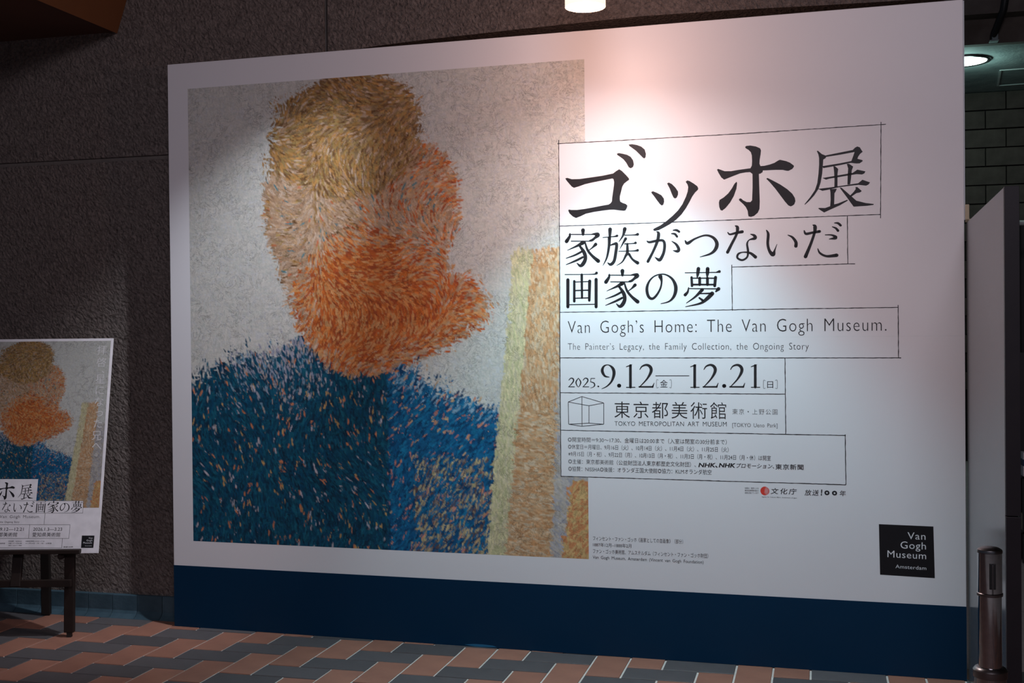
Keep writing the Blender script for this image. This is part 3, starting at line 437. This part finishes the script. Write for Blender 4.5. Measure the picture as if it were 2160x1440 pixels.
M_print = print_mat('printed_picture', 1.0); M_print_dull = print_mat('duller_printed_picture', .62)

# ------------------------------------------------------------------ the big exhibition panel
PANEL = empty('exhibition_sign', (.3107, .4953, 0), math.radians(-1.2162))
tag(PANEL, 'tall white exhibition panel with large colour picture, black title lettering and navy base', 'sign panel')
PW, PH, HB = 3.5956, 2.715, .2965
MB().box(0, PW, 0, .045, 0, PH).build('board', M_vinyl, PANEL, .002)
bd = MB().box(.0005, PW-.0005, -.0012, .0005, .0008, HB).build('base_band', M_blue, PANEL); bd['label'] = 'navy blue band along the bottom'
fl = Flat(-.00135); fl.poly(sc(SCUFF)+[(SCUFF[-1][0]*D4-.06, SCUFF[-1][1]*D4-.004), (SCUFF[0][0]*D4+.05, SCUFF[0][1]*D4-.006)]); fl.build('scuff_mark', M_scuff, bd, 'paler blue scuff near the floor')
MB().box(PW-.001, PW+.004, .004, .041, 1.84, PH-.004).build('lit_edge_strip', M_side, PANEL)['label'] = 'pale strip standing in for light along the right edge'  # light caught by the panel's side, put in as a pale strip
for zz in (1.765,):
    Fs = Flat(-.00006); Fs.line([(2.057, 1.379), (PW, 1.379)], .0014); Fs.build('panel_seam', M_side, PANEL)
picture('picture', PANEL, .1092, 2.0556, .4175, 2.5912, 430, 478, -.00010, M_print, 'abstract impasto picture in grey, ochre, orange and blue strokes')
F = Flat(-.00018); F.poly(sc(PATCH)); F.build('white_title_ground', M_vinyl, PANEL)
for tg, wd, pts in LN:
    if tg == 'frame': F = Flat(-.00025); F.line(sc(pts), wd*D4, .55); F.build('frame_line', M_ink2, PANEL)
F = Flat(-.00030)
for tg, wd, pts in LN:
    if tg == 'mark': F.line(sc(pts), wd*D4)
F.build('cube_emblem', M_ink2, PANEL, 'open wire cube emblem in thin black lines')
for g in ('go', 'small_tsu', 'ho', 'ten'):
    F = Flat(-.00030); glyph_shapes(F, g); F.build('title_character', M_ink, PANEL)
for g in ('ie', 'zoku', 'ga', 'tsu', 'na', 'i', 'da', 'ga_picture', 'ie_second', 'no', 'yume'):
    F = Flat(-.00030); glyph_shapes(F, g); F.build('subtitle_character', M_ink, PANEL)
badge = Flat(-.00012); badge.poly(sc(BADGE)); badge = badge.build('museum_badge', M_badge, PANEL, 'black square with white lettering')
for e in T:
    F = Flat(-.00030); F.text(e)
    if e[0] == 'museum_badge': F.build('badge_lettering', M_white_ink, badge, 'white lettering')
    else: F.build(e[0]+'_lettering', M_ink2, PANEL)
F = Flat(-.00030); glyph_shapes(F, 'date'); F.build('date_lettering', M_ink2, PANEL)
for x_, z_, r_ in RINGS:
    F = Flat(-.00030); n = 24; v = []
    for i in range(n):
        a = 2*math.pi*i/n
        v += [(x_*D4+r_*D4*math.cos(a)*1.05, z_*D4+r_*D4*math.sin(a)), (x_*D4+r_*D4*.38*math.cos(a), z_*D4+r_*D4*.38*math.sin(a))]
    F.add(v, [(2*i, 2*i+1, (2*i+3) % (2*n), (2*i+2) % (2*n)) for i in range(n)]); F.build('round_numeral', M_ink2, PANEL)
ex_, ez_, er_ = (k*D4 for k in EMB)
F = Flat(-.00030); F.poly([(ex_+er_*math.cos(i*math.pi/16), ez_+er_*math.sin(i*math.pi/16)) for i in range(32)])
em = F.build('red_emblem', M_red_ink, PANEL, 'small red disc emblem with white lattice')
F = Flat(-.00040)
for i in range(5):
    o_ = -.011+i*.0052
    F.line([(ex_+.002+o_*.3, ez_+.012+o_*.6), (ex_+.014+o_*.4, ez_+o_*.9)], .0008); F.line([(ex_+.001+o_*.4, ez_-.012-o_*.5), (ex_+.015+o_*.3, ez_-o_*.9)], .0008)
F.build('white_lattice', M_white_ink, em)

# ------------------------------------------------------------------ poster board standing on the easel
TILT = .24068
PO = Vector((.08345, .21707, .39757)); er = Vector((cy, sy, 0)); fh = Vector((-sy, cy, 0)); eu = math.cos(TILT)*Vector((0, 0, 1))+math.sin(TILT)*fh
O2 = PO-er*.728; pn = -er.cross(eu)      # pn points away from the viewer
POST = empty('exhibition_poster'); POST.matrix_world = Matrix(((er.x, pn.x, eu.x, O2.x), (er.y, pn.y, eu.y, O2.y), (er.z, pn.z, eu.z, O2.z), (0, 0, 0, 1)))
tag(POST, 'portrait format poster board leaning on the dark wooden easel beside the big panel', 'poster')
MB().box(0, .728, 0, .0090, 0, 1.030).build('board', M_card, POST, .0008)
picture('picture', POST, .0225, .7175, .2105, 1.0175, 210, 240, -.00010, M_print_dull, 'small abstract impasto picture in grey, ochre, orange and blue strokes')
F = Flat(-.00018)
for q in PPATCH: F.poly([(max(a*D4, .004), b*D4) for a, b in q])
F.build('white_title_ground', M_card, POST)
for q in PL:
    F = Flat(-.00026); F.line([(max(a*D4, .03), b*D4) for a, b in q], .0014); F.build('frame_line', M_ink2, POST)
for e in PT:
    if e[0] != 'museum_badge': F = Flat(-.00032); F.text(e); F.build(e[0]+'_lettering', M_ink2, POST)
for g, x0, z0, x1, z1 in PG:
    ps, ss = G[g]; xs = [a for q in ps for a, b in q]+[a for q in ss for a, b, c in q]; zs = [b for q in ps for a, b in q]+[b for q in ss for a, b, c in q]
    ax, bx, az, bz = min(xs), max(xs), min(zs), max(zs); kx = (x1-x0)/(bx-ax); kz = (z1-z0)/(bz-az)
    F = Flat(-.00032); glyph_shapes(F, g, lambda x_, z_: ((x0+(x_/D4-ax)*kx)*D4, (z0+(z_/D4-az)*kz)*D4), kx)
    if min(v[0] for v in F.v) > .01: F.build('title_character', M_ink, POST)
pb = Flat(-.00018); pb.poly(sc(PBADGE)); pb = pb.build('museum_badge', M_badge, POST, 'black square with white lettering')
for e in PT:
    if e[0] == 'museum_badge': F = Flat(-.00032); F.text(e); F.build('badge_lettering', M_white_ink, pb)
F = Flat(-.00022)
for ch, a, b_ in VERT: F.glyph(ch, a*D4, b_*D4, .046 if ch not in '、。' else .04, -.006)
F.build('vertical_lettering', M_pale_ink, POST, 'pale vertical lettering down the right side')

# easel frame in world space, shaped around the leaning poster
EA = empty('wooden_easel', tuple(O2+er*.344+pn*.05-Vector((0, 0, O2.z))), YAW)
tag(EA, 'dark brown wooden easel carrying the poster in front of the concrete wall', 'easel')
inv = Matrix.Translation(EA.location) @ Matrix.Rotation(YAW, 4, 'Z'); inv.invert()
def P3(a, b_, c=0): return O2+er*a+eu*b_+pn*c
def lb(name, pts, wx, wy, m=M_wood, bev=.003):
    mb = MB()
    for a, b_ in pts: mb.beam(inv @ a, inv @ b_, wx, wy, (0, 1, 0))
    return mb.build(name, m, EA, bev)
foot_r = Vector((-.068, .206, 0)); mid = P3(.344, 0)
def mirror(v):   # across the mast's vertical plane
    d = (v-mid).dot(er); return v-er*2*d
top_r = P3(.585, .002, .033); up_r = P3(.46, .93, .050)
leg_top = top_r+(top_r-foot_r)*.9
front_r = lb('front_leg', [(foot_r+Vector((0, 0, .022)), top_r+(up_r-top_r)*.0)], .046, .026)
lb('front_leg', [(mirror(foot_r)+Vector((0, 0, .022)), mirror(top_r))], .046, .026)
lb('foot_pad', [(foot_r, foot_r+Vector((0, 0, .023)))], .022, .02, M_black, .002).parent = front_r
lb('upright', [(top_r, up_r)], .040, .024); lb('upright', [(mirror(top_r), mirror(up_r))], .040, .024)
lb('mast', [(P3(.344, -.15, .030), P3(.344, .985, .030))], .046, .020)
cr = P3(0, -.135, .034)
a_ = cr+er*.602; lb('crossbar', [(mirror(a_), a_)], .034, .018)
lb('rear_leg', [(P3(.365, .95, .060), Vector((-.445, .545, .006)))], .044, .026, M_wood_black)
lb('poster_ledge', [(P3(.040, .010, -.004), P3(.649, .010, -.004))], .0195, .046)
kb = MB().lathe([(.012, 0), (.015, .004), (.015, .016), (.010, .022)], 20).build('clamp_knob', M_wood, EA, smooth=False)
kb.matrix_local = inv @ Matrix.Translation(P3(.553, -.010, .018)) @ Matrix.Rotation(YAW, 4, 'Z') @ Matrix.Rotation(math.pi/2, 4, 'X')

# ------------------------------------------------------------------ grey partition standing at right angles
pa = Vector((3.875, -.814, 0)); pb_ = Vector((3.913, .424, 0)); d_ = pb_-pa; ang = math.atan2(d_.y, d_.x)-math.pi/2
PT_ = empty('partition_screen', tuple(pa), ang); tag(PT_, 'grey glossy partition screen standing at right angles to the big panel', 'partition')
Lp = d_.length
MB().box(0, .036, .004, Lp, 0, 1.828).build('face_board', M_part, PT_, .0015)
MB().box(0.0005, .042, -.012, .0038, .855, 1.830).build('end_trim', M_part_end, PT_, .001)
MB().box(0.0005, .042, -.012, .0038, 0, .852).build('end_trim', M_part_end, PT_, .001)
MB().box(-.004, .010, Lp-.02, Lp-.008, 1.829, 1.90).box(-.004, .024, Lp-.02, Lp-.008, 1.829, 1.842).build('corner_bracket', M_beige, PT_, .001)['label'] = 'cream bracket at the far top corner'

# ------------------------------------------------------------------ steel barrier post
S = empty('barrier_post', (3.748, -1.445, 0)); tag(S, 'polished steel barrier post standing in front of the grey partition', 'barrier post')
MB().lathe([(.150, 0), (.152, .004), (.150, .010), (.060, .022), (.044, .030)], 48).build('base', M_steel_dark, S, smooth=True)
MB().lathe([(.0375, .030), (.0375, .555)], 48).build('lower_sleeve', M_steel, S, smooth=True)
MB().lathe([(.030, .548), (.040, .550), (.0405, .556), (.0405, .567), (.036, .573), (.028, .576)], 48).build('collar', M_steel_dark, S, smooth=True)
MB().lathe([(.0275, .574), (.0275, .752)], 48).build('pole', M_steel, S, smooth=True)
MB().lathe([(.0275, .751), (.0305, .752), (.0308, .758), (.028, .760)], 48).build('neck_ring', M_steel_dark, S, smooth=True)
hd = MB().lathe([(.0288, .760), (.0288, .858)], 48).build('belt_head', M_steel, S, smooth=True)
sl = MB().box(-.0075, .0075, -.0305, -.022, .772, .836).build('belt_slot', M_black, hd, .001)
MB().box(-.0015, .0015, -.032, -.028, .760, .832).build('belt_clip', M_steel_dark, hd, .0005)
MB().lathe([(.0300, .858), (.0303, .862), (.0290, .866), (.020, .871), (.003, .873)], 48).build('cap', M_steel_dark, S, smooth=True)
S.rotation_euler.z = .10

# ------------------------------------------------------------------ warm pendant lamp
PLp = empty('pendant_lamp', tuple(LAMP)); tag(PLp, 'warm glowing cylindrical pendant lamp hanging over the big white panel', 'lamp')
R_ = .0775
MB().lathe([(R_-.006, .30), (R_-.003, .006), (R_-.001, 0), (R_, .004), (R_, .30)], 56, cap0=False, cap1=False).build('shade', M_lampshade, PLp, smooth=True)
MB().lathe([(.001, .007), (R_-.005, .006), (R_-.005, .012)], 56, cap0=True).build('diffuser', M_lampdisc, PLp)
MB().lathe([(R_-.004, .28), (R_+.006, .29), (R_+.006, .34), (.020, .36), (.010, .38)], 48).build('cap', M_lampmetal, PLp, smooth=True)
MB().lathe([(.008, .37), (.008, 1.653)], 16).build('stem', M_lampmetal, PLp, smooth=True)

# ------------------------------------------------------------------ the dark bay beyond: block wall, slab, beams
wb = MB().box(2.6, 8.5, 8.44, 8.6, 0, 4.6).build('wall_back', M_mortar); wb['kind'] = 'structure'
bm_ = MB().box(.006, .394, 0, .05, .007, .186).build('concrete_block', M_block, None, 0); me_b = bm_.data; bpy.data.objects.remove(bm_)
row = 0; z = 3.832-.193
while z > 0.6:
    x = 4.02-(.2 if row % 2 else 0)
    while x < 6.6:
        if not (x+.39 > 5.34 and z < 2.45):
            o = bpy.data.objects.new('concrete_block', me_b); o.location = (x, 8.392+random.uniform(-.006, .006), z); COL.objects.link(o); o.parent = wb
        x += .4
    z -= .193; row += 1
d1 = MB().box(5.345, 6.7, 8.36, 8.44, 0, 2.44).build('doorway_dark_1', M_black); d1['kind'] = 'structure'  # black sheet standing in for the darkness of an open doorway
MB().box(5.32, 5.345, 8.33, 8.44, 0, 2.46).build('door_frame', M_mortar, d1)
ss = MB().box(2.6, 8.5, 6.285, 8.44, 3.832, 4.0).build('ceiling', M_slab); ss['kind'] = 'structure'
hm = MB()
for a, b_ in (((5.02, 7.34), (5.75, 7.30)), ((5.75, 7.30), (5.80, 8.05)), ((5.80, 8.05), (5.10, 8.09)), ((5.10, 8.09), (5.02, 7.34))):
    hm.beam((a[0], a[1], 3.829), (b_[0], b_[1], 3.829), .018, .010)
hm.build('access_hatch', M_rail, ss)
t1 = MB().box(2.6, 8.5, 6.20, 6.284, 3.832, 4.05).build('trim_1', M_beam); t1['kind'] = 'structure'
t2 = MB().box(2.6, 8.5, 6.02, 6.199, 4.045, 4.6).build('trim_2', M_beam); t2['kind'] = 'structure'
CL = empty('ceiling_light', (4.632, 6.81, 3.832)); tag(CL, 'round bright bluish white ceiling light in the dark bay behind', 'ceiling light')
MB().lathe([(.20, -.012), (.215, -.020), (.232, -.016), (.236, 0)], 56, cap0=False, cap1=False).build('trim_ring', M_steel_dark, CL, smooth=True)
MB().lathe([(.001, -.020), (.12, -.019), (.203, -.012), (.203, -.002)], 56).build('diffuser', M_coolglow, CL, smooth=True)
l = bpy.data.lights.new('bay_light', 'POINT'); l.energy = 9; l.color = (.6, 1, .93); l.shadow_soft_size = .10
o = bpy.data.objects.new('bay_light', l); o.location = (4.632, 6.81, 3.70); COL.objects.link(o)
PP = empty('drain_pipe', (4.80, 6.10, 3.9)); tag(PP, 'dark pipe bending down the beam above the bay light', 'pipe')
def tube(name, pts, r, m, parent, off):
    c = [Vector(p)-Vector(off) for p in pts]; mb = MB(); n = 16; rings = []
    for i, q in enumerate(c):
        d = (c[min(i+1, len(c)-1)]-c[max(i-1, 0)]).normalized(); a = d.cross(Vector((0, 1, 0))).normalized(); b_ = a.cross(d)
        rings.append([q+a*r*math.cos(2*math.pi*k/n)+b_*r*math.sin(2*math.pi*k/n) for k in range(n)])
    v = [p for rr in rings for p in rr]; f = [(i*n+k, i*n+(k+1) % n, (i+1)*n+(k+1) % n, (i+1)*n+k) for i in range(len(c)-1) for k in range(n)]
    f += [tuple(range(n)), tuple(reversed(range((len(c)-1)*n, len(c)*n)))]
    return mb.add(v, f).build(name, m, parent, smooth=True)
tube('pipe', [(4.875, 5.97, 4.5), (4.868, 5.97, 4.15), (4.855, 5.98, 4.06), (4.825, 6.05, 3.97), (4.800, 6.11, 3.90), (4.795, 6.13, 3.865)], .030, M_black, PP, (4.80, 6.10, 3.9))
MB().box(-.035, .035, .0, .09, -.068, -.058).box(-.02, .02, .0, .02, -.06, -.01).box(.02, .028, .0, .02, -.06, .0).build('bracket', M_slab, PP, .002)
RL = MB().beam((5.0, 6.9, 2.345), (7.2, 6.9, 2.345), .045, .045).build('wall_rail', M_rail, None, .015); tag(RL, 'white horizontal rail in the dark behind the partition screen', 'rail')
for x_ in (5.9, 7.0): MB().box(x_-.012, x_+.012, 6.9, 8.36, 2.333, 2.357).build('rail_arm', M_black, RL)
LR = empty('leaflet_rack', (4.62, 3.0, 0)); tag(LR, 'slim dark rack with stacked leaflets, just glimpsed past the partition edge', 'leaflet rack')
MB().box(-.15, .30, .14, .16, 0, 1.25).build('back_plate', M_black, LR)
LR.location = (4.66, 2.94, 0)
for z_, in ((.515,), (.185,)): MB().box(-.15, .30, 0, .14, z_-.012, z_).build('shelf', M_black, LR)
MB().box(-.145, -.02, .02, .12, .515, .575).box(-.143, -.03, .03, .12, .615, .655).build('leaflet_stack', M_card, LR)
MB().box(-.144, -.02, .02, .12, .575, .615).build('leaflet_stack', M_navy, LR)
MB().box(-.145, -.02, .02, .12, .185, .285).build('leaflet_stack', M_beige, LR)
for x_ in (-.15, .28): MB().box(x_, x_+.02, .0, .02, 0, .515).build('post', M_black, LR)
wr = MB().box(8.5, 8.6, -7.5, 8.6, 0, 4.3).build('wall_right', M_beam); wr['kind'] = 'structure'
